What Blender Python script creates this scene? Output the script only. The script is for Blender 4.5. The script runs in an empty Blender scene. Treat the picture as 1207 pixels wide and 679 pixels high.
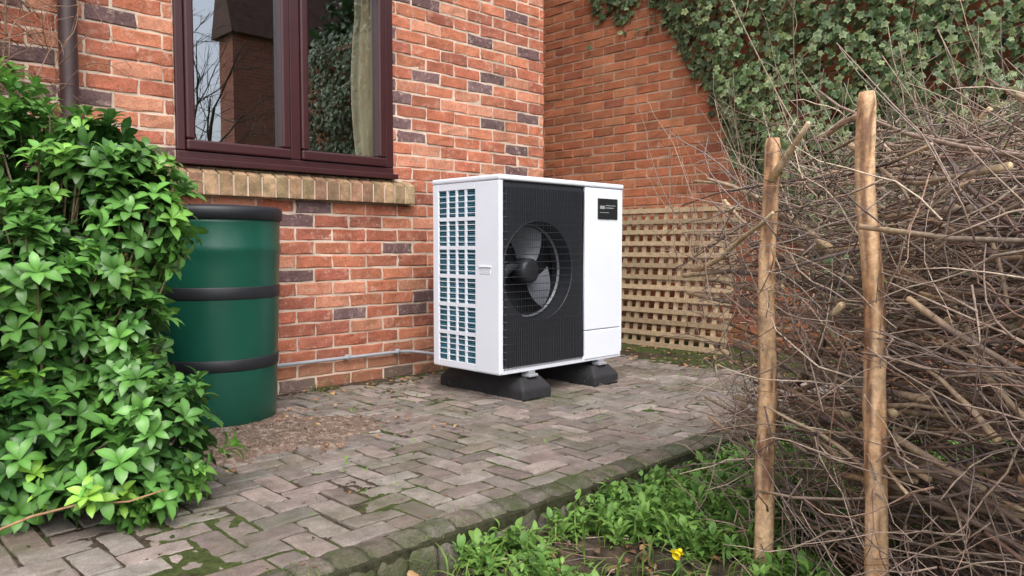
import bpy, math, random
import numpy as np
from mathutils import Vector, Matrix, noise
random.seed(7); rng=np.random.default_rng(7)
S=bpy.context.scene
R=random.random
def U(a,b): return a+(b-a)*random.random()
YAW=math.radians(45.6)
FW=np.array([math.cos(YAW),math.sin(YAW),0]); RT=np.array([math.sin(YAW),-math.cos(YAW),0])
def W(d,lat,z): 
    p=FW*d+RT*lat; return np.array([p[0],p[1],z])
def nz(x,y,z=0.0): return noise.noise(Vector((x,y,z)))
def unit(v):
    v=np.asarray(v,float); return v/(np.linalg.norm(v)+1e-12)

# ---------------------------------------------------------------- mesh builder
class MB:
    def __init__(s): s.V=[];s.L=[];s.N=[];s.C=[];s.n=0
    def add(s,v,loops,counts,col):
        v=np.asarray(v,float); k=len(v)
        s.V.append(v); s.L.append(np.asarray(loops,np.int64)+s.n); s.N.append(np.asarray(counts,np.int64))
        c=np.asarray(col,float)
        if c.ndim==1: c=np.tile(c,(k,1))
        s.C.append(c); s.n+=k
    def faces(s,v,fs,col):
        s.add(v,[i for f in fs for i in f],[len(f) for f in fs],col)
    def build(s,name,mat,smooth=False,parent=None):
        me=bpy.data.meshes.new(name)
        V=np.concatenate(s.V);L=np.concatenate(s.L);N=np.concatenate(s.N);C=np.concatenate(s.C)
        me.vertices.add(len(V)); me.vertices.foreach_set('co',V.ravel())
        me.loops.add(len(L)); me.loops.foreach_set('vertex_index',L.astype(np.int32))
        me.polygons.add(len(N)); st=np.concatenate([[0],np.cumsum(N)[:-1]])
        me.polygons.foreach_set('loop_start',st.astype(np.int32))
        try: me.polygons.foreach_set('loop_total',N.astype(np.int32))
        except Exception: pass
        me.polygons.foreach_set('use_smooth',np.full(len(N),smooth))
        me.update(calc_edges=True); me.validate()
        a=me.attributes.new('Col','FLOAT_COLOR','POINT')
        if len(me.vertices)==len(C):
            a.data.foreach_set('color',np.hstack([C,np.ones((len(C),1))]).ravel())
        me.materials.append(mat)
        o=bpy.data.objects.new(name,me); S.collection.objects.link(o)
        if parent: par(o,parent)
        return o
def empty(name,loc):
    e=bpy.data.objects.new(name,None); e.location=loc; e.empty_display_size=.1; S.collection.objects.link(e); return e
def par(o,p):
    o.parent=p; o.matrix_parent_inverse=Matrix.Translation(-Vector(p.location))
BOXF=[(0,3,2,1),(4,5,6,7),(0,1,5,4),(1,2,6,5),(2,3,7,6),(3,0,4,7)]
def bx(mb,x0,x1,y0,y1,z0,z1,col=(1,1,1)):
    mb.faces([(x0,y0,z0),(x1,y0,z0),(x1,y1,z0),(x0,y1,z0),(x0,y0,z1),(x1,y0,z1),(x1,y1,z1),(x0,y1,z1)],BOXF,col)
def box(name,x0,x1,y0,y1,z0,z1,mat,parent=None,bev=0.0,col=(1,1,1)):
    m=MB(); bx(m,x0,x1,y0,y1,z0,z1,col); o=m.build(name,mat,False,parent)
    if bev>0:
        b=o.modifiers.new('b','BEVEL'); b.width=bev; b.segments=3
    return o
def tube(mb,pts,rad,sides,col,cap=True):
    pts=np.asarray(pts,float); n=len(pts)
    rad=np.broadcast_to(np.asarray(rad,float),(n,))
    T=np.gradient(pts,axis=0); T/= (np.linalg.norm(T,axis=1,keepdims=True)+1e-9)
    ref=np.array([0,0,1.0]) if abs(T[0][2])<.8 else np.array([1.0,0,0])
    A=np.cross(T,ref); A/=(np.linalg.norm(A,axis=1,keepdims=True)+1e-9); B=np.cross(T,A)
    th=np.arange(sides)*2*math.pi/sides
    v=pts[:,None,:]+rad[:,None,None]*(np.cos(th)[None,:,None]*A[:,None,:]+np.sin(th)[None,:,None]*B[:,None,:])
    v=v.reshape(-1,3); loops=[];cnt=[]
    for i in range(n-1):
        for k in range(sides):
            k2=(k+1)%sides
            loops+= [i*sides+k,i*sides+k2,(i+1)*sides+k2,(i+1)*sides+k]; cnt.append(4)
    if cap:
        loops+=list(range(sides))[::-1]; cnt.append(sides)
        loops+=[(n-1)*sides+k for k in range(sides)]; cnt.append(sides)
    c=np.asarray(col,float)
    if c.ndim==2: c=np.repeat(c,sides,axis=0)
    mb.add(v,loops,cnt,c)

# leaf templates: x along length, y width, z up
def leaf_tpl(ws,fold=.25,curl=.15):
    n=len(ws); v=[(0,0,0)]; 
    for i,w in enumerate(ws):
        t=(i+1)/(n+1); z=curl*math.sin(t*math.pi*.9)-curl*1.1*t*t
        v+=[(t,-w,z+fold*w),(t,0,z),(t,w,z+fold*w)]
    v.append((1,0,-curl*.8)); f=[]
    f+=[(0,1,2),(0,2,3)]
    for i in range(n-1):
        a=1+3*i; b=a+3; f+=[(a,b,b+1,a+1),(a+1,b+1,b+2,a+2)]
    a=1+3*(n-1); e=len(v)-1; f+=[(a,e,a+1),(a+1,e,a+2)]
    return np.array(v,float),np.array([i for q in f for i in q]),np.array([len(q) for q in f])
LEAF=leaf_tpl([.10,.185,.225,.18],.20,.18); OVAL=leaf_tpl([.22,.27,.2]); BLADE=leaf_tpl([.02,.022,.014],.5,.3)
ang=[0,38,60,100,128,180,232,260,300,322]
rr=[1,.62,.86,.5,.62,.28,.62,.5,.86,.62]
iv=[(0,0,0.06)]+[(math.cos(math.radians(a))*r,math.sin(math.radians(a))*r,-.05*r) for a,r in zip(ang,rr)]
ivf=[(0,i,i%10+1) for i in range(1,11)]
IVY=(np.array(iv)*np.array([.5,.5,.5]),np.array([i for q in ivf for i in q]),np.array([3]*10))
def frame(d,up):
    d=unit(d); y=np.cross(up,d); 
    if np.linalg.norm(y)<1e-4: y=np.array([1.,0,0])
    y=unit(y); z=np.cross(d,y); return np.stack([d,y,z])
def put(mb,tpl,o,d,up,size,col,wid=1.0):
    F=frame(d,up); v=tpl[0]*np.array([size,size*wid,size]); mb.add(v@F+o,tpl[1],tpl[2],col)

# ---------------------------------------------------------------- materials
def newmat(name):
    m=bpy.data.materials.new(name); m.use_nodes=True; nt=m.node_tree
    b=nt.nodes['Principled BSDF']; return m,nt,b
def N(nt,t,**k):
    n=nt.nodes.new(t)
    for a,v in k.items(): setattr(n,a,v)
    return n
def ramp(nt,src,p0,c0,p1,c1):
    r=N(nt,'ShaderNodeValToRGB'); e=r.color_ramp.elements
    e[0].position=p0;e[0].color=(*c0,1);e[1].position=p1;e[1].color=(*c1,1)
    nt.links.new(src,r.inputs[0]); return r.outputs[0]
def noise_t(nt,scale,detail=4,rough=.6,dim=None):
    tc=N(nt,'ShaderNodeTexCoord'); n=N(nt,'ShaderNodeTexNoise'); n.inputs['Scale'].default_value=scale
    n.inputs['Detail'].default_value=detail; n.inputs['Roughness'].default_value=rough
    nt.links.new(tc.outputs['Object'],n.inputs['Vector']); return n.outputs['Fac']
def mixc(nt,mode,fac,a,b):
    m=N(nt,'ShaderNodeMix',data_type='RGBA',blend_type=mode)
    for s,x in ((m.inputs[0],fac),(m.inputs[6],a),(m.inputs[7],b)):
        if isinstance(x,(int,float)): s.default_value=x
        elif isinstance(x,tuple): s.default_value=(*x,1)
        else: nt.links.new(x,s)
    return m.outputs[2]
def bump(nt,b,src,st,dist=.01):
    u=N(nt,'ShaderNodeBump'); u.inputs['Strength'].default_value=st; u.inputs['Distance'].default_value=dist
    nt.links.new(src,u.inputs['Height']); nt.links.new(u.outputs[0],b.inputs['Normal'])
def attr_mat(name,rough=.8,s1=12,lo=.65,hi=1.25,s2=120,bs=.5,bd=.004,spec=.3,trans=0,stain=None,stain2=None,stain3=None):
    m,nt,b=newmat(name)
    a=N(nt,'ShaderNodeAttribute',attribute_name='Col').outputs['Color']
    c=a
    if s1:
        n1=noise_t(nt,s1,4,.65)
        c=mixc(nt,'MULTIPLY',1.0,a,ramp(nt,n1,.3,(lo,)*3,.7,(hi,)*3))
    if s2:
        n2=noise_t(nt,s2,3,.7)
        c=mixc(nt,'MULTIPLY',.7,c,ramp(nt,n2,.3,(.65,)*3,.7,(1.25,)*3))
        bump(nt,b,n2,bs,bd)
    for stn in (stain,stain3):
        if stn:
            col,sc,p0,p1=stn
            c=mixc(nt,'MIX',ramp(nt,noise_t(nt,sc,5,.7),p0,(0,0,0),p1,(.8,.8,.8)),c,col)
    if stain2:  # stain near the ground
        col,z1=stain2
        g=N(nt,'ShaderNodeNewGeometry'); sx=N(nt,'ShaderNodeSeparateXYZ'); nt.links.new(g.outputs['Position'],sx.inputs[0])
        mr=N(nt,'ShaderNodeMapRange'); mr.inputs[1].default_value=0; mr.inputs[2].default_value=z1; mr.inputs[3].default_value=1; mr.inputs[4].default_value=0
        nt.links.new(sx.outputs[2],mr.inputs[0])
        f=mixc(nt,'MULTIPLY',1.0,mr.outputs[0],ramp(nt,noise_t(nt,9,5,.7),.35,(0,0,0),.65,(1,1,1)))
        c=mixc(nt,'MIX',f,c,col)
    nt.links.new(c,b.inputs['Base Color']); b.inputs['Roughness'].default_value=rough
    b.inputs['Specular IOR Level'].default_value=spec
    if trans>0:
        t=N(nt,'ShaderNodeBsdfTranslucent'); nt.links.new(c,t.inputs[0]); mx=N(nt,'ShaderNodeMixShader'); mx.inputs[0].default_value=trans
        nt.links.new(b.outputs[0],mx.inputs[1]); nt.links.new(t.outputs[0],mx.inputs[2]); nt.links.new(mx.outputs[0],nt.nodes['Material Output'].inputs[0])
    return m
def flat_mat(name,col,rough=.5,metal=0,s1=8,var=.12,bs=0,s2=200,spec=.5):
    m,nt,b=newmat(name)
    lo=tuple(x*(1-var) for x in col); hi=tuple(min(1,x*(1+var)) for x in col)
    nt.links.new(ramp(nt,noise_t(nt,s1,4,.65),.3,lo,.7,hi),b.inputs['Base Color'])
    b.inputs['Roughness'].default_value=rough; b.inputs['Metallic'].default_value=metal; b.inputs['Specular IOR Level'].default_value=spec
    if bs: bump(nt,b,noise_t(nt,s2,3),bs,.003)
    return m
M_brick=attr_mat('house_brick',.9,9,.70,1.2,90,.8,.005,.15,stain=((.56,.41,.33),30,.54,.78),stain2=((.12,.10,.06),.24))
M_brick2=attr_mat('wall_brick',.92,7,.8,1.15,90,.7,.004,.15,stain=((.33,.18,.11),3.0,.5,.85),stain2=((.08,.08,.04),.35))
M_mort=flat_mat('mortar',(.54,.43,.345),.95,0,6,.3,.6,150,.1)
M_mort2=flat_mat('old_mortar',(.43,.30,.215),.95,0,7,.3,.5,150,.1)
M_sill=attr_mat('sill_brick',.9,20,.6,1.25,110,.8,.005,.15,stain=((.12,.12,.06),14,.48,.72))
M_pave=attr_mat('block_paving',.88,14,.62,1.25,160,.8,.004,.25,stain=((.095,.098,.052),2.4,.49,.70),stain3=((.11,.085,.065),7,.56,.78))
M_kerb=attr_mat('mossy_kerb',.95,22,.55,1.3,120,1.0,.010,.15,stain=((.065,.085,.03),6,.42,.62))
M_soil=attr_mat('soil_and_moss',.95,30,.55,1.35,170,1.0,.008,.1)
M_leaf=attr_mat('glossy_leaf',.36,None,.85,1.12,None,spec=.5,trans=.25)
M_ivy=attr_mat('ivy_leaf',.42,None,.8,1.15,None,spec=.4,trans=.12)
M_weed=attr_mat('weed_leaf',.5,None,.8,1.15,None,spec=.35,trans=.28)
M_twig=attr_mat('twig_bark',.8,60,.6,1.3,None,spec=.25)
M_stake=attr_mat('stripped_wood',.7,10,.7,1.2,80,.6,.004,.25)
M_litter=attr_mat('leaf_litter',.8,None,.7,1.2,None,spec=.2)
M_trel=attr_mat('trellis_timber',.75,30,.75,1.15,180,.3,.002,.25)
M_white=flat_mat('white_powder_coat',(.74,.78,.87),.35,0,3,.03)
M_char=flat_mat('charcoal_plastic',(.018,.020,.026),.45,0,5,.15)
M_blk=flat_mat('black_rubber',(.020,.020,.023),.75,0,20,.3,.3)
M_dark=flat_mat('dark_cavity',(.006,.007,.009),.8,0,5,.2)
M_teal=flat_mat('coil_fins',(.06,.23,.30),.4,.1,30,.3)
M_blade=flat_mat('fan_blade',(.11,.12,.14),.35,0,5,.2)
M_plate=flat_mat('badge_plate',(.02,.022,.025),.15,0,5,.1)
M_grey=flat_mat('grey_plastic',(.30,.31,.34),.45,0,10,.1)
M_hand=flat_mat('handle_shade',(.66,.69,.77),.45,0,10,.05)
M_green=flat_mat('green_plastic',(.007,.070,.046),.33,0,3,.2,.15,40,.45)
M_band=flat_mat('black_plastic',(.012,.014,.018),.5,0,10,.2)
M_frame=flat_mat('mahogany_upvc',(.045,.012,.014),.3,0,6,.12)
M_brown=flat_mat('brown_plastic',(.05,.028,.028),.4,0,6,.15)
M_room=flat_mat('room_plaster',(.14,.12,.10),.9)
M_curt=flat_mat('curtain_cloth',(.95,.82,.60),.9,0,12,.05)
M_bark=flat_mat('bark',(.10,.075,.055),.9,0,15,.3,.6,60)
M_tile=flat_mat('roof_tile',(.14,.07,.05),.85,0,6,.3,.5,30)
m,nt,b=newmat('window_glass')
g=N(nt,'ShaderNodeBsdfGlossy'); g.inputs['Roughness'].default_value=.0; g.inputs[0].default_value=(.9,.95,1,1)
t=N(nt,'ShaderNodeBsdfTransparent'); t.inputs[0].default_value=(.94,.96,.95,1)
lw=N(nt,'ShaderNodeFresnel'); lw.inputs[0].default_value=1.5
ma=N(nt,'ShaderNodeMath',operation='MULTIPLY_ADD'); ma.inputs[1].default_value=2.0; ma.inputs[2].default_value=.24
nt.links.new(lw.outputs[0],ma.inputs[0])
mx=N(nt,'ShaderNodeMixShader'); nt.links.new(ma.outputs[0],mx.inputs[0]); nt.links.new(t.outputs[0],mx.inputs[1]); nt.links.new(g.outputs[0],mx.inputs[2])
nt.links.new(mx.outputs[0],nt.nodes['Material Output'].inputs[0]); M_glass=m
def bricktex(name,c1,c2,mo):
    m,nt,b=newmat(name); tc=N(nt,'ShaderNodeTexCoord'); sp=N(nt,'ShaderNodeSeparateXYZ'); cb=N(nt,'ShaderNodeCombineXYZ')
    nt.links.new(tc.outputs['Object'],sp.inputs[0]); ad=N(nt,'ShaderNodeMath',operation='ADD')
    nt.links.new(sp.outputs[0],ad.inputs[0]); nt.links.new(sp.outputs[1],ad.inputs[1]); nt.links.new(ad.outputs[0],cb.inputs[0]); nt.links.new(sp.outputs[2],cb.inputs[1])
    t=N(nt,'ShaderNodeTexBrick'); t.inputs['Scale'].default_value=1; t.inputs['Brick Width'].default_value=.225; t.inputs['Row Height'].default_value=.075; t.inputs['Mortar Size'].default_value=.005
    t.inputs['Color1'].default_value=(*c1,1); t.inputs['Color2'].default_value=(*c2,1); t.inputs['Mortar'].default_value=(*mo,1)
    nt.links.new(cb.outputs[0],t.inputs['Vector']); nt.links.new(t.outputs[0],b.inputs['Base Color']); b.inputs['Roughness'].default_value=.9
    bump(nt,b,t.outputs['Fac'],-.4,.01); return m
M_btex=bricktex('brickwork',(.45,.15,.08),(.30,.09,.06),(.4,.3,.23))

# ---------------------------------------------------------------- bricks
NX,NY=6,5
bl=[];bc=[]
for j in range(NY-1):
    for i in range(NX-1): bl+=[j*NX+i,j*NX+i+1,(j+1)*NX+i+1,(j+1)*NX+i]; bc.append(4)
ring=[i for i in range(NX)]+[j*NX+NX-1 for j in range(1,NY)]+[(NY-1)*NX+i for i in range(NX-2,-1,-1)]+[j*NX for j in range(NY-2,0,-1)]
K=len(ring)
for k in range(K):
    k2=(k+1)%K; bl+=[ring[k],NX*NY+k,NX*NY+k2,ring[k2]]; bc.append(4)
bl=np.array(bl);bc=np.array(bc)
def brick(mb,o,a,b_,n,L,H,dep,col,ch=.004,jit=.0012,proud=0.0,tilt=0.003):
    s=np.array([0,ch,L*.35,L*.66,L-ch,L]); t=np.array([0,ch,H*.5,H-ch,H])
    ss,tt=np.meshgrid(s,t); edge=np.zeros((NY,NX)); edge[0,:]=edge[-1,:]=1; edge[:,0]=edge[:,-1]=1
    ss=ss+rng.normal(0,jit,ss.shape)*(.6+edge*.8); tt=tt+rng.normal(0,jit,tt.shape)*(.6+edge*.8)
    dz=-edge*ch*.8+rng.normal(0,jit*.6,ss.shape)+proud+ (ss/L-.5)*rng.normal(0,tilt)*.6+(tt/H-.5)*rng.normal(0,tilt)*.5
    f=o+ss[...,None]*a+tt[...,None]*b_+dz[...,None]*n
    f=f.reshape(-1,3); bk=f[ring]-dep*n
    mb.add(np.vstack([f,bk]),bl,bc,col)
def pick(pal):
    r=R()
    for w,c in pal:
        r-=w
        if r<=0: break
    k=U(.82,1.18); h=U(-.06,.06)
    return (c[0]*k,c[1]*k*(1+h),c[2]*k*(1+h))
PALH=[(.28,(.46,.165,.095)),(.24,(.40,.138,.085)),(.20,(.50,.22,.138)),(.14,(.34,.12,.08)),(.14,(.16,.098,.098))]
PALW=[(.35,(.44,.160,.083)),(.3,(.40,.140,.073)),(.30,(.47,.185,.096)),(.05,(.33,.11,.07))]
def wall(mb,o,a,n,length,z0,z1,pal,opens=()):
    a=np.array(a,float);n=np.array(n,float);up=np.array([0,0,1.]); o=np.array(o,float)
    row=int(round(z0/.075))
    while row*.075<z1-.01:
        z=row*.075+.005; s=-.1125 if row%2 else 0
        while s<length:
            a0=max(s,0)+.005; a1=min(s+.225,length+.005)-.005
            segs=[(a0,a1)]
            for (p0,p1,q0,q1) in opens:
                if z+.03>q0 and z+.03<q1:
                    ns=[]
                    for (x,y) in segs:
                        if y<=p0 or x>=p1: ns.append((x,y)); continue
                        if x<p0: ns.append((x,p0-.003))
                        if y>p1: ns.append((p1+.003,y))
                    segs=ns
            for (x,y) in segs:
                if y-x>.02: brick(mb,o+a*x+up*z,a,up,n,y-x,.065,.03,pick(pal),.005,.0019,rng.normal(0,.0012))
            s+=.225
        row+=1

# ================================================================ HOUSE
house=empty('brick_house',(0,5.5,0))
YF=3.78
mb=MB(); wall(mb,(-1.2,YF,0),(1,0,0),(0,-1,0),5.22,-.15,3.0,PALH,[(1.437+1.2,2.702+1.2,1.2,2.4),(1.40+1.2,2.772+1.2,1.05,1.2)])
mb.build('front_brick_face',M_brick,False,house)
mb=MB(); wall(mb,(4.02,YF,0),(0,1,0),(1,0,0),4.0,-.15,3.0,PALH); mb.build('side_brick_face',M_brick,False,house)
mb=MB(); y0=YF+.0045;y1=YF+.22
bx(mb,-1.2,1.437,y0,y1,-.3,3.0); bx(mb,2.702,4.0155,y0,y1,-.3,3.0); bx(mb,1.437,2.702,y0,y1,-.3,1.19); bx(mb,1.437,2.702,y0,y1,2.4,3.0)
bx(mb,3.8,4.0155,y1,7.78,-.3,3.0)
mb.build('mortar_and_backing',M_mort,False,house)
box('wing_wall',-6,-1.2,YF,YF+.22,-.3,3.0,M_btex,house)
box('upper_storey',-6,4.02,YF,7.78,3.0,5.0,M_btex,house)
box('rear_wall',-6,3.8,7.56,7.78,-.3,3.0,M_btex,house)
box('end_wall',-6,-5.8,YF+.22,7.56,-.3,3.0,M_btex,house)
mb=MB(); mb.faces([(-6.3,3.4,4.9),(4.3,3.4,4.9),(4.3,8.2,4.9),(-6.3,8.2,4.9),(-6.3,5.8,7.0),(4.3,5.8,7.0)],[(0,1,5,4),(2,3,4,5),(0,4,3),(1,2,5),(3,2,1,0)],(1,1,1)); mb.build('roof',M_tile,False,house)
# sill of bricks on edge
mb=MB(); x=1.40
while x<2.765:
    w=.066; c=pick([(.5,(.36,.24,.14)),(.3,(.30,.17,.11)),(.2,(.44,.30,.18))]); j=U(-.003,.003)
    yf=3.722+j; zt=1.160+j
    v=[(x,yf,1.05),(x+w,yf,1.05),(x+w,3.80,1.05),(x,3.80,1.05),(x,yf,zt),(x+w,yf,zt),(x+w,3.80,1.196),(x,3.80,1.196)]
    mb.faces(v,BOXF,c); x+=.0757
o=mb.build('window_sill_bricks',M_sill,False,house); b=o.modifiers.new('b','BEVEL'); b.width=.006; b.segments=2
box('sill_mortar',1.403,2.766,3.73,3.788,1.053,1.155,M_mort,house)
# window
def wb(n,x0,x1,z0,z1,ya,yb,bev=.006): box(n,x0,x1,ya,yb,z0,z1,M_frame,house,bev)
wb('frame_bottom',1.437,2.702,1.20,1.262,3.765,3.85); wb('frame_sill_nose',1.425,2.715,1.196,1.225,3.735,3.79,.004)
wb('frame_top',1.437,2.702,2.34,2.40,3.765,3.85); wb('frame_left',1.437,1.480,1.263,2.339,3.766,3.85); wb('frame_right',2.647,2.702,1.263,2.339,3.766,3.85)
wb('mullion',2.035,2.095,1.263,2.339,3.766,3.85)
for (a0,a1) in ((1.481,2.034),(2.096,2.646)):
    wb('casement_bottom',a0,a1,1.264,1.318,3.752,3.83,.01); wb('casement_top',a0,a1,2.275,2.338,3.752,3.83,.01)
    wb('casement_left',a0,a0+.045,1.319,2.274,3.753,3.83,.01); wb('casement_right',a1-.05,a1,1.319,2.274,3.753,3.83,.01)
    mb=MB(); mb.faces([(a0+.04,3.80,1.31),(a1-.045,3.80,1.31),(a1-.045,3.80,2.29),(a0+.04,3.80,2.29)],[(0,1,2,3)],(1,1,1)); mb.build('glass_pane',M_glass,False,house)
# room and curtains
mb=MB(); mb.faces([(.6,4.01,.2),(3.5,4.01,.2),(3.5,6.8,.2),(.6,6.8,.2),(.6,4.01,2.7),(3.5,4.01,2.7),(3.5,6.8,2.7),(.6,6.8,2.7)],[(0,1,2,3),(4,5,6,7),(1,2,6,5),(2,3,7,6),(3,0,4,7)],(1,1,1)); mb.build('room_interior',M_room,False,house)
def curtain(x0,x1,nar,yy=3.90):
    mb=MB(); nu,nv=60,20; v=[]
    for j in range(nv+1):
        t=j/nv; z=1.22+t*1.15
        for i in range(nu+1):
            s=i/nu; k=1-nar*math.sin(min(1,t*1.25)*math.pi)
            xx=x1-(x1-x0)*k*(1-s)
            v.append((xx,yy+.022*math.sin(s*26+t*1.5)*(.5+t*.5),z))
    f=[(j*(nu+1)+i,j*(nu+1)+i+1,(j+1)*(nu+1)+i+1,(j+1)*(nu+1)+i) for j in range(nv) for i in range(nu)]
    mb.faces(v,f,(1,1,1)); mb.build('curtain',M_curt,True,house)
curtain(2.51,2.69,-.2,3.855); curtain(1.45,1.55,.1)
box('inner_window_board',1.44,2.70,3.86,4.0,1.195,1.215,M_grey,house)
# drainpipe and small pipes
mb=MB(); tube(mb,[(.965,3.70,-.02),(.965,3.70,1),(.965,3.70,2),(.965,3.70,4.9)],.037,16,(1,1,1))
for z in (.6,1.9,3.2): bx(mb,.915,1.015,3.675,3.775,z,z+.04)
mb.build('drainpipe',M_brown,True,house)
mb=MB(); tube(mb,[(.2,3.755,.165),(1.5,3.755,.165),(2.72,3.755,.162),(2.80,3.75,.158),(2.86,3.70,.15),(2.92,3.6,.14),(2.98,3.42,.15)],.010,10,(1,1,1))
for x in (1.1,1.9,2.35,2.7): bx(mb,x,x+.018,3.738,3.778,.150,.180)
mb.build('conduit',M_grey,True,house)

# ================================================================ RIGHT WALL
XW=5.12
gw=empty('brick_garden_wall',(XW+.15,2,0))
mb=MB(); wall(mb,(XW,7.5,0),(0,-1,0),(-1,0,0),9.5,-.15,3.15,PALW); mb.build('brick_face',M_brick2,False,gw)
box('mortar_and_backing',XW+.0045,XW+.22,-2,7.5,-.3,3.15,M_mort2,gw)
box('coping',XW-.03,XW+.26,-2,7.5,3.151,3.22,M_btex,gw,.01)

# ================================================================ GROUND
def sheet(name,x0,x1,y0,y1,step,fn,mat):
    nx=int((x1-x0)/step)+1; ny=int((y1-y0)/step)+1; v=[];c=[]
    for j in range(ny):
        for i in range(nx):
            x=x0+(x1-x0)*i/(nx-1); y=y0+(y1-y0)*j/(ny-1); z,cc=fn(x,y); v.append((x,y,z)); c.append(cc)
    I=np.arange((nx-1)*(ny-1)); i=I%(nx-1); j=I//(nx-1); a=j*nx+i
    L=np.stack([a,a+1,a+nx+1,a+nx],1).ravel(); mb=MB(); mb.add(v,L,[4]*len(I),np.array(c)); return mb.build(name,mat,True)
M_lawn,nt,b=newmat('lawn'); nt.links.new(ramp(nt,noise_t(nt,4,8,.7),.35,(.035,.06,.018),.65,(.07,.10,.03)),b.inputs['Base Color']); b.inputs['Roughness'].default_value=.95
mb=MB(); mb.faces([(-150,-150,-.17),(150,-150,-.17),(150,150,-.17),(-150,150,-.17)],[(0,1,2,3)],(1,1,1)); mb.build('ground',M_lawn)
def patch(x,y):
    dx=(x-1.52)/.46; dy=(y-2.93)/.32; r=math.sqrt(dx*dx+dy*dy)+nz(x*5,y*5,3)*.55
    dx=(x-1.35)/.5; dy=(y-3.3)/.4; r2=math.sqrt(dx*dx+dy*dy)+nz(x*5,y*5,3)*.4
    return max(0,1-min(r,r2))
def psoil(x,y):
    n=nz(x*2.2,y*2.2,1)+.5*nz(x*7,y*7,4); f=nz(x*26,y*26,2); g=nz(x*60,y*60,8)
    h=-.0060+.0045*n+.0045*f+.002*g
    p=patch(x,y)
    if p>0: h+=min(.018,p*.08)+.002*g
    if y>3.62: h+=(y-3.62)*.07*(1+nz(x*6,0,5))
    if x>4.35: h+=(x-4.35)*.08
    m=nz(x*3,y*3,9)+.4*nz(x*15,y*15,9)
    if p>.02: c=(.22,.155,.12)
    elif m>-.1: c=(.07,.09,.03)
    else: c=(.08,.062,.045)
    if p>.02 and nz(x*40,y*40,7)>.25: c=(.36,.29,.24)
    return h,c
sheet('patio_joint_moss',-1.5,5.11,1.72,3.786,.0125,psoil,M_soil)
# block paving herringbone
mb=MB(); w=.092; X0=-1.5; Y0=1.735
EA=np.array([1.,0,0]);EB=np.array([0,1.,0]);EN=np.array([0,0,1.])
PALP=[(.35,(.245,.208,.185)),(.22,(.20,.172,.155)),(.25,(.295,.252,.225)),(.18,(.225,.18,.158))]
for i in range(-1,70):
    for j in range(-1,24):
        k=(i-j)%4
        if k==0: x,y,L,H=X0+i*w,Y0+j*w,2*w,w
        elif k==3: x,y,L,H=X0+i*w,Y0+j*w,w,2*w
        else: continue
        if x+L>4.62+nz(y*5,1)*.2 or x<-1.6: continue
        ya,yb=max(y,Y0),min(y+H,3.775)
        if yb-ya<.03: continue
        g=.0048
        z=.003*nz(x*2,y*2)+rng.normal(0,.0016)
        brick(mb,np.array([x+g+rng.normal(0,.0008),ya+g+rng.normal(0,.0008),z]),EA,EB,EN,L-2*g,yb-ya-2*g,.03,pick(PALP),.006,.0015,0,.006)
mb.build('block_paving_patio',M_pave)
# kerb: bullnose blocks
mb=MB(); x=-1.5
while x<4.7:
    L=.1; c=pick([(.5,(.20,.17,.145)),(.5,(.15,.135,.11))]); nseg=6; prof=[(1.733,.0),(1.70,.004),(1.668,.001),(1.645,-.008),(1.628,-.024),(1.617,-.048),(1.613,-.08),(1.613,-.12),(1.615,-.2)]
    v=[];f=[]; np_=len(prof); j0=U(-.004,.004); j1=U(-.004,.003)
    for i in range(nseg+1):
        t=i/nseg; e=.004 if i in(0,nseg) else 0
        for (py,pz) in prof:
            n=nz((x+t*L)*18,py*18,pz*18)*.007+nz((x+t*L)*60,py*60,pz*60)*.004
            v.append((x+.0015+t*(L-.003),py+j0-n+ (e if py<1.7 else 0),pz+j1+n*.8-e))
    for i in range(nseg):
        for k in range(np_-1): f.append((i*np_+k,(i+1)*np_+k,(i+1)*np_+k+1,i*np_+k+1))
    f.append(tuple(range(np_))); f.append(tuple(nseg*np_+k for k in range(np_))[::-1])
    mb.faces(v,f,c); x+=L
mb.build('patio_kerb',M_kerb,True)
mb=MB(); bx(mb,-1.5,4.7,1.622,1.735,-.2,-.012,(.06,.06,.035)); mb.build('kerb_bedding',M_soil)
def gsoil(x,y):
    n=nz(x*1.5,y*1.5,11); f=nz(x*8,y*8,12); g=nz(x*25,y*25,13)
    h=-.105+.018*n+.012*f+.008*g; c=(.11,.083,.06) if g+f>0 else (.07,.055,.042)
    if nz(x*3,y*3,14)>.2: c=(.065,.075,.033)
    return h,c
sheet('flower_bed',-1.5,5.11,-2.0,1.64,.026,gsoil,M_soil)

# ================================================================ HEAT PUMP
hp=empty('heat_pump',(3.137,3.046,.1))
x0,x1,yf,yb,z0,z1=2.634,3.640,2.781,3.311,.143,1.160
def hb(n,a,b_,c,d,e,f,m=M_white,bev=.003): return box(n,a,b_,c,d,e,f,m,hp,bev)
hb('base_tray',x0+.004,x1-.004,yf+.006,yb-.004,z0,z0+.03,M_white)
hb('top_lid',x0-.004,x1+.004,yf-.006,yb+.004,z1-.028,z1,M_white,.010)
hb('rear_panel',x0+.003,x1-.003,yb-.02,yb,z0+.031,z1-.029,M_teal)
hb('right_side',x1-.015,x1,yf+.002,yb-.021,z0+.031,z1-.029,M_white,.004)
hb('front_service_panel',3.300,x1-.016,yf,yf+.02,.322,z1-.030,M_white,.006)
hb('front_lower_panel',3.300,x1-.016,yf,yf+.02,z0+.012,.318,M_white,.006)
hb('inner_partition',3.285,3.297,yf+.03,yb-.03,z0+.03,z1-.03,M_dark)
hb('left_front_panel',x0,x0+.012,yf+.001,2.965,z0+.004,z1-.029,M_white,.005)
hb('front_corner_post',x0+.001,x0+.026,yf-.001,yf+.012,z0+.004,z1-.029,M_white,.004)
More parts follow.
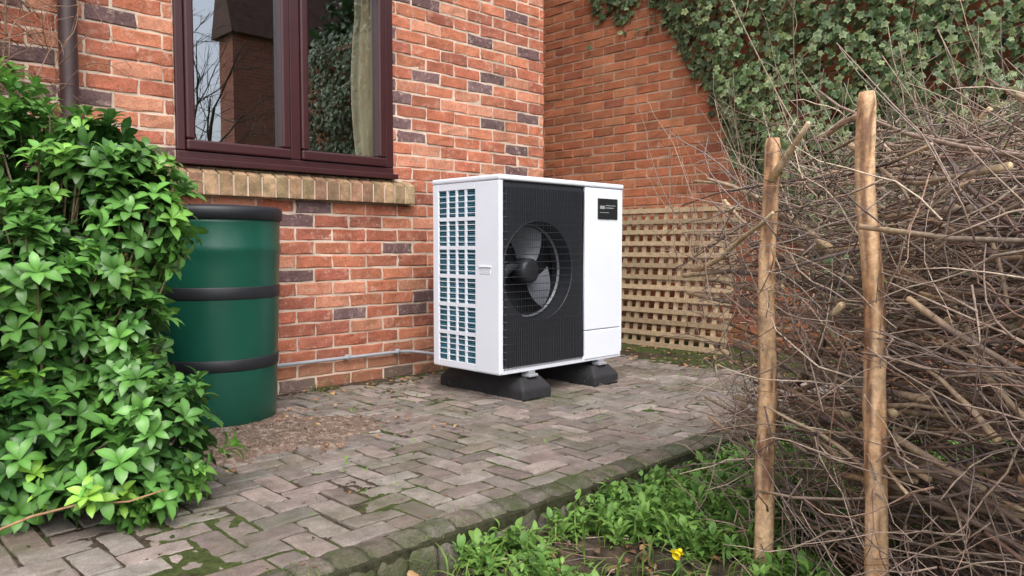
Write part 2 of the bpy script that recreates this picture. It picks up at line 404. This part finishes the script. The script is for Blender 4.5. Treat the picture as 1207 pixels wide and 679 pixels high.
hb('left_rear_post',x0,x0+.012,3.262,yb,z0+.004,z1-.029,M_white,.004)
hb('rail_top',x0,x0+.012,2.966,3.261,z1-.065,z1-.029,M_white,.002)
hb('rail_bottom',x0,x0+.012,2.966,3.261,z0+.004,z0+.040,M_white,.002)
hb('handle_recess',x0-.0015,x0+.004,2.845,2.925,.655,.69,M_hand,.001)
hb('handle_lip',x0-.006,x0+.002,2.84,2.93,.69,.698,M_white,.002)
# side grille bars
mb=MB(); za,zb_=z0+.041,z1-.066; rows=6; ph=(zb_-za)/rows
for r in range(1,rows): bx(mb,x0+.001,x0+.012,2.966,3.261,za+r*ph-.010,za+r*ph+.010)
ncol=4
for c in range(1,ncol):
    y=2.966+c*(3.261-2.966)/ncol; bx(mb,x0+.0005,x0+.0115,y-.006,y+.006,za,zb_)
for r in range(rows):
    for k in range(1,5):
        z=za+r*ph+k*ph/5; bx(mb,x0+.003,x0+.009,2.966,3.261,z-.0020,z+.0020)
mb.build('side_grille',M_white,False,hp)
mb=MB(); z=za
while z<zb_: bx(mb,x0+.016,x0+.050,2.80,3.29,z,z+.006); z+=.0105
mb.build('coil_fins',M_teal,False,hp); hb('coil_backing',x0+.05,x0+.06,2.80,3.29,z0+.03,z1-.03,M_dark,0)
# front fan plate with circular hole
cx,cz,rr0=2.935,.668,.262; ax0,ax1,az0,az1=2.661,3.285,z0+.010,z1-.030
mb=MB(); n=72; v=[];f=[]
for i in range(n):
    a=2*math.pi*i/n; c,s=math.cos(a),math.sin(a)
    k=min((ax1-cx)/c if c>1e-6 else 9,(ax0-cx)/c if c<-1e-6 else 9,(az1-cz)/s if s>1e-6 else 9,(az0-cz)/s if s<-1e-6 else 9)
    v+=[(cx+c*k,yf+.012,cz+s*k),(cx+c*(rr0+.008),yf+.012,cz+s*(rr0+.008)),(cx+c*(rr0+.003),yf+.010,cz+s*(rr0+.003)),(cx+c*rr0,yf+.013,cz+s*rr0),(cx+c*rr0*.97,yf+.15,cz+s*rr0*.97)]
for i in range(n):
    j=(i+1)%n
    for k in range(4): f.append((i*5+k,j*5+k,j*5+k+1,i*5+k+1))
mb.faces(v,f,(1,1,1)); mb.build('fan_surround',M_char,False,hp)
hb('panel_corner_fill',ax0,ax1,yf+.0135,yf+.016,az0,az0+.04,M_char,0); hb('panel_top_fill',ax0,ax1,yf+.0135,yf+.016,az1-.04,az1,M_char,0)
hb('fan_chamber_back',x0+.07,3.28,yf+.20,yf+.21,z0+.04,z1-.04,M_dark,0)
def ringm(name,mat,r0,r1,y,a0,a1):
    mb=MB(); n=40; v=[];f=[]
    for i in range(n+1):
        a=math.radians(a0+(a1-a0)*i/n); v+=[(cx+r0*math.cos(a),y,cz+r0*math.sin(a)),(cx+r1*math.cos(a),y-.01,cz+r1*math.sin(a))]
    for i in range(n): f.append((2*i,2*i+2,2*i+3,2*i+1))
    mb.faces(v,f,(1,1,1)); mb.build(name,mat,True,hp)
ringm('duct_lip',M_blade,.240,.249,yf+.10,0,360)
mb=MB()   # blades
for k in range(3):
    a0=math.radians(30+120*k); nu,nv=14,8; v=[]
    for j in range(nv+1):
        r=.06+(.236-.06)*j/nv
        for i in range(nu+1):
            s=i/nu; sweep=.55*(j/nv); a=a0+sweep+ s*(.95+.15*j/nv)
            v.append((cx-.02+r*math.cos(a),yf+.085+.085*s*(1-.2*j/nv)-.01*math.sin(s*3.14),cz+r*math.sin(a)))
    f=[(j*(nu+1)+i,j*(nu+1)+i+1,(j+1)*(nu+1)+i+1,(j+1)*(nu+1)+i) for j in range(nv) for i in range(nu)]
    mb.faces(v,f,(1,1,1))
mb.build('fan_blades',M_blade,True,hp)
mb=MB(); tube(mb,[(cx-.02,yf+.045,cz),(cx-.02,yf+.055,cz),(cx-.02,yf+.14,cz)],[.045,.066,.068],28,(1,1,1)); mb.build('fan_hub',M_char,True,hp)
# wire guard
mb=MB(); yg=yf-.010
nx_=44
for i in range(nx_+1):
    x=ax0+.012+(ax1-ax0-.024)*i/nx_; tube(mb,[(x,yf+.008,az0+.01),(x,yg,az0+.03),(x,yg,cz),(x,yg,az1-.03),(x,yf+.008,az1-.01)],.0019 if i%2 else .0026,5,(1,1,1))
for i in range(25):
    z=az0+.03+(az1-az0-.06)*i/24; tube(mb,[(ax0+.005,yf+.008,z),(ax0+.02,yg+.003,z),(cx,yg+.003,z),(ax1-.02,yg+.003,z),(ax1-.005,yf+.008,z)],.0018,5,(1,1,1))
mb.build('wire_guard',M_char,False,hp)
hb('badge',3.405,3.585,yf-.006,yf+.001,.953,1.072,M_plate,.004)
mb=MB(); bx(mb,3.42,3.462,yf-.0075,yf-.005,1.012,1.03); bx(mb,3.47,3.545,yf-.0075,yf-.005,1.016,1.021); bx(mb,3.47,3.56,yf-.0075,yf-.005,1.03,1.034); bx(mb,3.42,3.5,yf-.0075,yf-.005,.99,.993)
mb.build('badge_lettering',M_grey,False,hp)
for xa in (2.765,3.345):
    mb=MB(); xb=xa+.22; ya,yb2=2.745,3.42; zt=.110; i=.035
    v=[(xa,ya,-.004),(xb,ya,-.004),(xb,yb2,-.004),(xa,yb2,-.004),(xa,ya,.055),(xb,ya,.055),(xb,yb2,.055),(xa,yb2,.055),(xa+i,ya+.05,zt),(xb-i,ya+.05,zt),(xb-i,yb2-.05,zt),(xa+i,yb2-.05,zt)]
    f=[(0,3,2,1)]+[(k,(k+1)%4,(k+1)%4+4,k+4) for k in range(4)]+[(k+4,(k+1)%4+4,(k+1)%4+8,k+8) for k in range(4)]+[(8,9,10,11)]
    mb.faces(v,f,(1,1,1)); o=mb.build('rubber_foot',M_blk,False,hp); b=o.modifiers.new('b','BEVEL'); b.width=.01; b.segments=2
    hb('steel_bracket',xa+.075,xa+.145,yf-.010,yf+.05,.111,.126,M_grey,.004); hb('bracket_riser',xa+.085,xa+.135,yf+.004,yf+.06,.126,.1425,M_grey,.002)
    hb('rail',xa+.08,xa+.13,2.86,3.33,.111,.1425,M_blk,.002)

# ================================================================ WATER BUTT
wbp=empty('water_butt',(1.475,3.465,0))
def lathe(mb,cx,cy,prof,n=64,wob=0):
    v=[];f=[]
    for (r,z) in prof:
        for i in range(n):
            a=2*math.pi*i/n; v.append((cx+r*math.cos(a),cy+r*math.sin(a),z))
    for k in range(len(prof)-1):
        for i in range(n):
            j=(i+1)%n; f.append((k*n+i,k*n+j,(k+1)*n+j,(k+1)*n+i))
    f.append(tuple(range(n))[::-1]); f.append(tuple((len(prof)-1)*n+i for i in range(n)))
    mb.faces(v,f,(1,1,1))
mb=MB(); lathe(mb,1.475,3.465,[(.255,.004),(.264,.02),(.268,.10),(.271,.14),(.274,.25),(.274,.251),(.276,.32),(.282,.45),(.286,.56),(.286,.63),(.289,.70),(.292,.76),(.297,.775),(.297,.80),(.292,.815),(.294,.90),(.296,.92)])
mb.build('barrel',M_green,True,wbp)
mb=MB(); lathe(mb,1.475,3.465,[(.276,.255),(.2785,.259),(.280,.302),(.277,.306)]); lathe(mb,1.475,3.465,[(.287,.568),(.289,.572),(.290,.618),(.288,.622)]); mb.build('bands',M_band,True,wbp)
mb=MB(); lathe(mb,1.475,3.465,[(.297,.915),(.305,.918),(.306,.955),(.302,.968),(.290,.975),(.285,.972),(.15,.985),(.02,.988)]); mb.build('lid',M_band,True,wbp)

# ================================================================ TRELLIS
mb=MB()
def tslat(s0,s1,t0,t1,off,th,c):
    def p(s,t,o): 
        k=t/1.1; return (4.86+.19*k-o, s, .01+t)
    v=[p(s0,t0,off),p(s1,t0,off),p(s1,t1,off),p(s0,t1,off),p(s0,t0,off+th),p(s1,t0,off+th),p(s1,t1,off+th),p(s0,t1,off+th)]
    mb.faces(v,BOXF,c)
def tc():
    k=U(.7,1.15); return (.50*k,.38*k,.24*k)
s=2.80
while s<4.35: j=U(-.004,.004); tslat(s+j,s+j+.036,U(-.0,.012),1.09+U(-.01,.01),0,.014,tc()); s+=.086
t=.02
while t<1.1: j=U(-.004,.004); tslat(2.77+U(-.015,.01),4.38,t+j,t+j+.034,.0145,.015,tc()); t+=.086
mb.build('lattice_trellis',M_trel)

# ================================================================ SHRUB
lobes=[ # d, lateral, z, rx, rz
 (2.55,-1.42,.84,.25,.36),(2.60,-1.80,1.02,.28,.38),(2.50,-1.46,.46,.27,.36),(2.33,-1.09,.20,.17,.20),(2.52,-1.22,.90,.14,.18),
 (2.30,-1.50,.20,.30,.28),(2.22,-1.18,.12,.18,.15),(2.45,-1.23,.55,.09,.13),(2.75,-1.85,.6,.45,.55),(2.35,-1.50,.64,.24,.28),(2.5,-1.33,1.10,.12,.13),(2.40,-1.18,.36,.11,.12)]
LB=[(W(d,l,z),np.array([rx,rx,rz])) for d,l,z,rx,rz in lobes]
mb=MB(); tips=[]
def cluster(mb,o,d,sz,col,n):
    d=unit(d); a=unit(np.cross(d,[.3,.2,.9])); b_=np.cross(d,a); ph=R()*6.28
    for k in range(n):
        th=ph+k*2*math.pi/n+U(-.25,.25); sp=U(.7,1.2) if k%2 else U(.9,1.45)
        ld=d*math.cos(sp)+(a*math.cos(th)+b_*math.sin(th))*math.sin(sp)
        q=U(.72,1.25); cc=np.array((col[0]*q,col[1]*q,col[2]*q))
        C=np.tile(cc,(14,1)); C[[2,5,8,11]]*=1.3
        put(mb,LEAF,o,ld,d+np.array([0,0,.3]),sz*U(.7,1.15),C,U(.85,1.15))
yg_pts=[W(2.1,-1.42,.42),W(2.12,-1.18,.40),W(2.0,-1.3,.12),W(2.0,-1.07,.03)]
for c,r in LB:
    area=r[0]*r[2]*12.5; cnt=int(area*340)
    for _ in range(cnt):
        q=unit(rng.normal(size=3)); k=U(.7,1.14) if R()<.75 else U(.4,.7)
        lump=1+.28*nz(q[0]*3+c[0]*5,q[1]*3,q[2]*3)
        p=c+q*r*k*lump
        if p[2]<.02: continue
        inside=any(np.sum(((p-c2)/r2)**2)<.4 for c2,r2 in LB if c2 is not c)
        if inside: continue
        if nz(p[0]*8,p[1]*8,p[2]*8)<-.28: continue
        d=unit(q*.8+np.array([0,0,.6])+rng.normal(0,.3,3))
        t=R()
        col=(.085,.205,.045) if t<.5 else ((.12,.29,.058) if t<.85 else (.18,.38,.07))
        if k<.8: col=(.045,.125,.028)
        n=6;sz=.066
        if any(np.linalg.norm(p-y)<.12 for y in yg_pts) and R()<.75 and k>.8: col=(.26,.48,.07); sz=.060
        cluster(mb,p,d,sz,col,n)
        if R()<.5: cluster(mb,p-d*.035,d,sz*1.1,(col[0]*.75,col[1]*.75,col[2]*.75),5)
        if R()<.18: tips.append((p,d))
sh=empty('evergreen_shrub',tuple(W(2.5,-1.45,0))); mb.build('foliage',M_leaf,True,sh)
mb=MB(); base=W(2.5,-1.5,0)
for p,d in tips:
    b0=base+np.array([U(-.15,.15),U(-.15,.15),0]); mid=b0*.45+p*.55+np.array([U(-.05,.05),U(-.05,.05),U(-.1,.02)])
    ts=np.linspace(0,1,7)[:,None]; pts=(1-ts)**2*b0+2*ts*(1-ts)*mid+ts**2*(p); tube(mb,pts,np.linspace(.009,.0025,7),5,(.15,.12,.07),False)
q=[W(1.95,-1.42,.02),W(1.97,-1.36,.05),W(2.0,-1.28,.08),W(2.03,-1.18,.10),W(2.06,-1.05,.10),W(2.1,-.97,.12)]
tube(mb,q,np.linspace(.0045,.0025,6),6,(.33,.20,.11)); mb.build('stems',M_twig,True,sh)

# ================================================================ IVY
mb=MB(); st=MB()
def zb(y):
    if y>3.6: b0=2.62+ (y-3.6)*.25
    else: b0=1.35+(y-2.74)*1.5
    return max(.35,b0)+.22*nz(y*2.5,1.5)+.1*nz(y*9,2.5)
for _ in range(32000):
    y=U(-1.2,4.25); z=U(.3,3.3); e=z-zb(y)
    if e<0: 
        if R()>math.exp(e*22)*.5: continue
    if y>3.7 and R()<.3: continue
    if z<1.0 and R()<.6: continue
    lump=.5+.5*nz(y*2.2,z*2.2,5)+.3*nz(y*6,z*6,7)
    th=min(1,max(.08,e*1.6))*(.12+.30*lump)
    dens=nz(y*5,z*5,21)
    if dens<-.28 and R()<.7: continue
    k=R()**.45; x=XW-.012-th*k
    if z>3.15: x=XW-.1+U(-.25,.3)
    nrm=unit(np.array([-1,U(-.7,.7),U(-.1,.9)])); d=unit(np.cross(nrm,rng.normal(size=3))+np.array([0,0,-.5]))
    t=R(); c0=np.array((.042,.095,.028)) if t<.55 else (np.array((.07,.14,.042)) if t<.85 else np.array((.15,.21,.07)))
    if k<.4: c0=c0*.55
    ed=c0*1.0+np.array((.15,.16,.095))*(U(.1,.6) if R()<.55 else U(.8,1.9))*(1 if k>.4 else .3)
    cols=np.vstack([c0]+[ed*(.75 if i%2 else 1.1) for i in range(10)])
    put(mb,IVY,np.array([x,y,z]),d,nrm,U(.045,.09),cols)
ivy=empty('ivy',(XW-.1,1.5,1.5)); mb.build('leaves',M_ivy,False,ivy)
for _ in range(160):
    y=U(-1,4.1); z=zb(y)+U(-.1,.8); pts=[(XW-.02,y,z)]
    for k in range(6): y+=U(-.05,.05); z+=U(.04,.12); pts.append((XW-.02-U(0,.05),y,z))
    tube(st,pts,.004,4,(.09,.065,.045),False)
st.build('stems',M_twig,True,ivy)

# ================================================================ DEAD HEDGE
A0=np.array([1.985,1.02,0]); E=np.array([-.515,-.857,0]); NN=np.array([.857,-.515,0]); ZZ=np.array([0,0,1.])
def H(s,w,z): return A0+E*s+NN*w+ZZ*z
TC=[(.32,.245,.195),(.26,.195,.155),(.40,.32,.25),(.17,.125,.11),(.44,.36,.28),(.28,.18,.135),(.20,.16,.145)]
def stick(mb,p,d,L,r,col,sides=5,n=7,wig=.06,ends=None):
    d=unit(d); pts=[];q=np.array(p,float); dd=d.copy()
    for i in range(n):
        pts.append(q.copy()); q=q+dd*L/(n-1); dd=unit(dd+rng.normal(0,wig*2,3))
    rad=r*np.linspace(1,.45,n); c=np.tile(np.array(col,float),(n,1))
    if ends is not None: c[0]=ends; 
    tube(mb,pts,rad,sides,c); return pts
def htop(s): 
    return (.98+.14*min(1,max(0,(s+.2)/.35)) if s<.4 else 1.12-.14*min(1,(s-.4)/.6))+.04*nz(s*4,0)
mb=MB()
for i in range(1000):
    s=U(-.30,1.25); w=.06+U(0,.7); z=-.1+(htop(s)+.05)*R()
    L=U(.45,1.15); sg=1 if R()<.5 else -1
    d=E*sg+NN*rng.normal(0,.18)+ZZ*rng.normal(.02,.26)
    p=H(s,w,z)-unit(d)*L*.5
    sc=np.dot(p-A0,E); 
    if sg>0 and sc<-.42: p=p+E*(-.42-sc+U(-.12,.1))
    elif sg<0:
        se=sc-L
        if se<-.42: p=p+E*(-.42-se+U(-.15,.1))
    r=U(.002,.0048) if R()<.85 else U(.005,.010)
    c=np.array(random.choice(TC))*U(.65,1.2)
    pts=stick(mb,p,d,L,r,c,5 if r<.006 else 7,7,.05,(.6,.45,.28) if r>.004 else None)
    for k in range(random.choice([1,2,3,4])):
        q=pts[random.randint(1,5)]; td=unit(d)+rng.normal(0,.55,3); stick(mb,q,td,U(.1,.38),U(.0010,.002),c*U(.8,1.2),3,5,.09)
# thick cut lengths
for i in range(38):
    s=U(-.28,1.15); w=U(.03,.22); z=U(.2,1.0)*htop(s); L=U(.2,.5); sg=1 if R()<.5 else -1
    d=E*sg+NN*rng.normal(0,.15)+ZZ*rng.normal(.1,.45); c=np.array((.42,.32,.22))*U(.6,1.2)
    stick(mb,H(s,w,z)-unit(d)*L*.5,d,L,U(.006,.012),c,8,6,.06,(.75,.57,.34))
stick(mb,H(-.42,.0,.72),E+ZZ*.22,.52,.010,(.55,.42,.27),8,7,.03,(.75,.57,.34))
stick(mb,H(.02,.0,.98),E*.6+ZZ*.5,.22,.012,(.6,.45,.29),8,5,.02,(.75,.57,.34))
# fine brush on top and whiskers at the end
for i in range(850):
    s=U(-.1,1.35); w=U(.05,.8); z=htop(s)-U(0,.25); d=E*rng.normal(0,.9)+NN*rng.normal(0,.5)+ZZ*U(0,.5)
    stick(mb,H(s,w,z),d,U(.12,.38),U(.001,.0022),np.array(random.choice(TC))*U(.8,1.3),3,6,.09)
for i in range(230):
    z=U(.0,1.0); s=U(-.35,-.05); d=-E*U(.3,1)+NN*rng.normal(-.1,.4)+ZZ*rng.normal(.05,.4)
    stick(mb,H(s,U(0,.5),z),d,U(.12,.36),U(.001,.003),np.array(random.choice(TC))*U(.8,1.3),4,6,.08)
for i in range(420):   # low tangle on the near face
    s=U(-.25,1.1); z=U(-.08,.95); d=E*rng.normal(0,1)+NN*rng.normal(-.1,.2)+ZZ*rng.normal(0,.7)
    stick(mb,H(s,U(-.03,.1),z),d,U(.2,.5),U(.0012,.003),np.array(random.choice(TC))*U(.9,1.4),4,7,.10)
mb.build('dead_hedge',M_twig,True)
def stake(p0,p1,r0,r1,seed):
    mb=MB(); n=60; sd=20; v=[];c=[]
    p0=np.array(p0);p1=np.array(p1); T=unit(p1-p0); a=unit(np.cross(T,[0,1,.1])); b_=np.cross(T,a)
    kn=[(U(.25,.95),U(0,6.28)) for _ in range(7)]
    for i in range(n):
        t=i/(n-1); ct=p0+(p1-p0)*t+a*.014*nz(t*4,seed)+b_*.014*nz(t*4,seed+3); r=r0+(r1-r0)*t
        if i==n-1: r*=.82
        for k in range(sd):
            th=2*math.pi*k/sd; q=1+.10*nz(math.cos(th)*1.5+seed,math.sin(th)*1.5,t*9)+.07*nz(math.cos(th)*3,seed,t*40)
            m_=nz(math.cos(th)*1.2+seed,math.sin(th)*1.2,t*7)+.5*nz(math.cos(th)*3+seed,math.sin(th)*3,t*22)
            cc=np.array((.64,.43,.255)) if m_<.10 else (np.array((.48,.28,.145)) if m_<.30 else np.array((.24,.135,.08)))
            for kt,ka in kn:
                dd=((t-kt)*1.4/.018)**2+((math.cos(th-ka)-1)*2.2)**2*4
                if dd<4: q+=.18*math.exp(-dd); cc=cc*(1-.55*math.exp(-dd))
            v.append(ct+(a*math.cos(th)+b_*math.sin(th))*r*q); c.append(cc*(1+.25*nz(th,t*60,seed)))
    f=[(i*sd+k,i*sd+(k+1)%sd,(i+1)*sd+(k+1)%sd,(i+1)*sd+k) for i in range(n-1) for k in range(sd)]
    f.append(tuple((n-1)*sd+k for k in range(sd))); mb.faces(v,f,np.array(c)); return mb.build('wooden_stake',M_stake,True)
stake(W(2.08,.70,-.3),W(2.12,.715,1.095),.028,.021,1.3)
stake(W(1.68,.84,-.3),W(1.71,.785,1.14),.027,.020,5.1)
# saplings and whips beside the wall and above the hedge
mb=MB()
for i in range(60):
    y=U(2.3,3.05); p=np.array([4.70+U(-.3,.25),y,U(.1,1.2)]); pts=stick(mb,p,(U(-.4,.1),U(-.25,.5),1),U(.4,.9),U(.0015,.004),np.array((.30,.22,.17))*U(.8,1.4),4,8,.06)
    for k in range(3): stick(mb,pts[random.randint(2,6)],rng.normal(0,.5,3)+np.array([0,0,.5]),U(.1,.3),.0013,(.28,.2,.15),3,5,.08)
for i in range(46):
    p=np.array([U(2.9,4.2),U(.2,1.5),U(.2,.8)]); pts=stick(mb,p,(U(-.3,.3),U(-.3,.4),1),U(.8,1.5),U(.003,.005),np.array((.30,.23,.17))*U(.8,1.4),5,9,.05)
    for k in range(5): stick(mb,pts[random.randint(3,7)],rng.normal(0,.5,3)+np.array([0,0,.6]),U(.2,.45),.0017,(.3,.22,.16),3,6,.08)
mb.build('bare_saplings',M_twig,True)
# climber on house
mb=MB()
for i in range(460):
    p=np.array([U(-.1,.95),3.70+U(-.14,.06),U(1.0,2.3)]); stick(mb,p,(U(-.8,.35),U(-.1,.05),U(-.2,1)),U(.2,.55),U(.0013,.0035),np.array((.25,.155,.11))*U(.5,1.4),4,9,.12)
for i in range(9):
    stick(mb,np.array([U(.2,.8),3.72,.0]),(U(-.12,.04),0,1),2.4,.007,(.20,.13,.09),6,14,.04)
mb.build('bare_climber',M_twig,True)

# ================================================================ WEEDS, GRASS, LITTER
mb=MB()
def rosette(o,n,sz,col,lift):
    for k in range(n):
        th=R()*6.28; el=U(.1,lift); d=np.array([math.cos(th)*math.cos(el),math.sin(th)*math.cos(el),math.sin(el)])
        h=U(0,.03) if lift<.9 else U(0,.075)
        q=U(.75,1.25); put(mb,OVAL,o+np.array([math.cos(th)*.014,math.sin(th)*.014,h]),d,np.array([0,0,1.]),sz*U(.6,1.2),(col[0]*q,col[1]*q,col[2]*q),U(.7,1.05))
for i in range(4000):
    x=U(1.35,3.9); y=U(.70,1.61); dn=nz(x*2.6,y*2.6,31)+.6*nz(x*8,y*8,32)+ (y-1.2)*.45+.07
    if x<1.62: dn-=.25
    if x>2.2: dn+=.12
    if dn<0: continue
    z=gsoil(x,y)[0]; tall=R()<.5
    col=(.19,.35,.075) if R()<.6 else (.12,.25,.055)
    rosette(np.array([x,y,z]),random.randint(6,10),U(.022,.048),col,1.25 if tall else .6)
for i in range(160): # patio weeds
    x=U(.9,4.5); y=U(1.75,3.7)
    if nz(x*2,y*2,41)<.0 and y<3.6: continue
    rosette(np.array([x,y,.0]),5,U(.01,.025),(.14,.27,.05),.9)
for i in range(4200):
    if R()<.3:
        x=U(1.2,3.5); y=U(.8,1.62); z=gsoil(x,y)[0]; L=U(.04,.13)
    elif R()<.25:
        x=U(.6,4.2); y=U(1.60,1.74); z=-.01; L=U(.012,.035)
        if nz(x*4,0,47)<-.05: continue
    else:
        x=U(.3,4.4); y=U(1.70,3.74); z=-.003; L=U(.010,.028)
        if nz(x*2.5,y*2.5,44)<.08: continue
    th=R()*6.28; put(mb,BLADE,np.array([x,y,z]),(math.cos(th)*.6,math.sin(th)*.6,U(.4,1.4)),np.array([0,0,1.]),L,np.array((.15,.25,.05))*U(.6,1.3),1.2)
mb.build('weeds',M_weed,True)
mb=MB()
def litter(x,y,z,sz,c):
    th=R()*6.28; put(mb,OVAL,np.array([x,y,z]),(math.cos(th),math.sin(th),U(-.15,.3)),np.array([U(-.5,.5),U(-.5,.5),1.]),sz,c,U(.8,1.3))
LC=[(.36,.17,.08),(.28,.14,.08),(.20,.12,.08),(.42,.26,.13),(.16,.10,.07)]
for i in range(80):
    x=U(1.6,3.0); y=3.74-abs(rng.normal(0,.22)); litter(x,y,.008,U(.02,.045),np.array(random.choice(LC)))
for i in range(60): litter(U(1.1,2.2),U(2.5,3.3),.014,U(.015,.04),np.array(random.choice(LC)))
for i in range(600): litter(U(.2,4.6),U(1.66,3.7),.004,U(.004,.016),np.array(random.choice(LC))*U(.25,.9))
for i in range(1500):
    x=U(.6,4.2); y=U(.0,1.62); litter(x,y,gsoil(x,y)[0]+U(.004,.02),U(.015,.05),np.array(random.choice(LC))*U(.5,1.1))
for i in range(160): litter(U(4.2,4.9),U(1.9,3.8),.03,U(.02,.05),np.array(random.choice(LC)))
mb.build('fallen_leaves',M_litter,True)
mb=MB()
for i in range(420):
    x=U(1.0,3.8); y=U(.3,1.6); stick(mb,(x,y,gsoil(x,y)[0]+U(.005,.03)),(U(-1,1),U(-1,1),U(-.05,.15)),U(.06,.3),U(.001,.003),np.array(random.choice(TC))*U(.6,1.3),4,5,.08)
for i in range(70):
    x=U(3.2,4.8); y=U(1.7,3.0); stick(mb,(x,y,.012),(U(-1,1),U(-1,1),U(0,.1)),U(.05,.35),U(.001,.0025),np.array(random.choice(TC))*U(.5,1.1),4,5,.08)
mb.build('fallen_twigs',M_twig,True)
# gravel crumbs in the bare patch
mb=MB()
for i in range(2200):
    x=1.5+rng.normal(0,.27); y=2.95+rng.normal(0,.22)
    if patch(x,y)<=0 and R()<.85: continue
    r=U(.0015,.004); o=np.array([x,y,max(psoil(x,y)[0],-.002)+.002]); v=[o+np.array(q)*r*U(.7,1.3) for q in ((1,0,0),(-1,0,0),(0,1,0),(0,-1,0),(0,0,.8),(0,0,-.8))]
    mb.faces(v,[(0,2,4),(2,1,4),(1,3,4),(3,0,4),(2,0,5),(1,2,5),(3,1,5),(0,3,5)],np.array(random.choice([(.30,.25,.2),(.2,.15,.12),(.45,.38,.32),(.15,.11,.09)])))
mb.build('gravel',M_soil)
# daffodil
M_yel=flat_mat('yellow_petal',(.85,.68,.02),.5,0,20,.1); df=empty('daffodil',tuple(W(2.02,.455,-.1)))
o=W(2.02,.455,-.02); mb=MB()
hd=unit(W(0,-.35,.0)+np.array([-.2,-.3,-.15]))
a=unit(np.cross(hd,[0,0,1.])); b_=np.cross(hd,a)
for k in range(6):
    th=k*math.pi/3+.2; d=(a*math.cos(th)+b_*math.sin(th))*.65+hd*.7+rng.normal(0,.15,3); put(mb,OVAL,o,d,hd,.030,(1,1,1),1.0)
tube(mb,[o,o+hd*.014,o+hd*.028],[.006,.008,.012],12,(1,1,1),False); mb.build('petals',M_yel,True,df)
mb=MB(); tube(mb,[W(2.04,.45,-.12),W(2.04,.452,-.07),W(2.03,.455,-.03),o],.003,6,(.10,.2,.04))
for k in range(7): th=R()*6.28; put(mb,BLADE,W(2.04,.45,-.11),(math.cos(th)*.35,math.sin(th)*.35,1),np.array([0,0,1.]),U(.07,.14),(.12,.24,.07),2.5)
mb.build('stem_and_leaves',M_weed,True,df)

# ================================================================ WHAT THE WINDOW REFLECTS (behind the viewer)
nh=empty('brick_house',(9.5,-9.5,0))
box('walls',7.6,12.5,-9.7,-9,-.2,5.6,M_btex,nh); mb=MB()
mb.faces([(7.5,-9.9,5.5),(12.8,-9.9,5.5),(12.8,-8.8,5.5),(7.5,-8.8,5.5),(7.5,-9.4,7.2),(12.8,-9.4,7.2)],[(0,1,5,4),(2,3,4,5),(0,4,3),(1,2,5),(3,2,1,0)],(1,1,1)); mb.build('roof',M_tile,False,nh)
def tree(name,x,y,hgt,seed):
    random.seed(seed); mb=MB()
    def br(p,d,L,r,lv):
        n=5; pts=[p]; q=p; dd=d
        for k in range(n): dd=unit(dd+rng.normal(0,.09,3)+np.array([0,0,.04])); q=q+dd*L/n; pts.append(q)
        tube(mb,pts,np.linspace(r,r*.6,n+1),6 if lv<2 else 4,(1,1,1),False)
        if lv<5:
            for k in range(3 if lv else 6):
                i=random.randint(1 if lv==0 else 2,5); br(pts[i],unit(dd+rng.normal(0,.5,3)),L*U(.6,.8),r*.5,lv+1)
    br(np.array([x,y,-.2]),np.array([0,0,1.]),hgt*.36,.09,0); return mb.build(name,M_bark,True)
tree('bare_tree',6.2,-7.5,7,3); tree('bare_tree',1.5,-8,8,5)
ev=empty('evergreen_tree',(8.3,-4.4,0)); mb=MB()
tube(mb,[(8.3,-4.4,-.2),(8.3,-4.4,3),(8.35,-4.4,5.5)],[.16,.12,.04],8,(1,1,1)); mb.build('trunk',M_bark,True,ev); mb=MB()
for i in range(5000):
    q=unit(rng.normal(size=3))*R()**.4; z=.5+ (q[2]+1)*3; r=1.4*(1-.5*max(0,(z-3)/4)); l=1+.3*nz(q[0]*3,q[1]*3,z)
    put(mb,OVAL,np.array([8.35+q[0]*r*l,-4.4+q[1]*r*l,z]),rng.normal(size=3)+np.array([0,0,-.3]),rng.normal(size=3),U(.12,.26),np.array((.05,.10,.03))*U(.5,1.5))
mb.build('foliage',M_ivy,False,ev)

# ================================================================ LIGHT / CAMERA
wd=bpy.data.worlds.new("World"); S.world=wd; wd.use_nodes=True; nt=wd.node_tree
bg=nt.nodes['Background']; sk=N(nt,'ShaderNodeTexSky',sky_type='NISHITA'); sk.sun_disc=False
el=math.radians(52); az=math.radians(-150)
sk.sun_elevation=el; sk.sun_rotation=az; sk.dust_density=4; sk.ozone_density=.6
hs=N(nt,'ShaderNodeHueSaturation'); hs.inputs['Saturation'].default_value=.5; hs.inputs['Value'].default_value=2.25
nt.links.new(sk.outputs[0],hs.inputs['Color']); nt.links.new(hs.outputs[0],bg.inputs[0]); bg.inputs[1].default_value=.15
sd=bpy.data.lights.new('sun','SUN'); sd.energy=.95; sd.angle=math.radians(45); sd.color=(1,.98,.95)
so=bpy.data.objects.new('sun',sd); S.collection.objects.link(so)
dirv=Vector((math.sin(az)*math.cos(el),math.cos(az)*math.cos(el),math.sin(el)))
so.rotation_euler=dirv.to_track_quat('Z','Y').to_euler(); so.location=dirv*20
cd=bpy.data.cameras.new('camera'); cd.sensor_width=36; cd.lens=900/1207*36; cd.clip_start=.05; cd.clip_end=600
co=bpy.data.objects.new('camera',cd); S.collection.objects.link(co); co.location=(0,0,.8)
co.rotation_euler=(math.radians(90-3.15),0,YAW-math.pi/2); S.camera=co
S.view_settings.view_transform='Standard'; S.view_settings.look='None'; S.view_settings.exposure=0
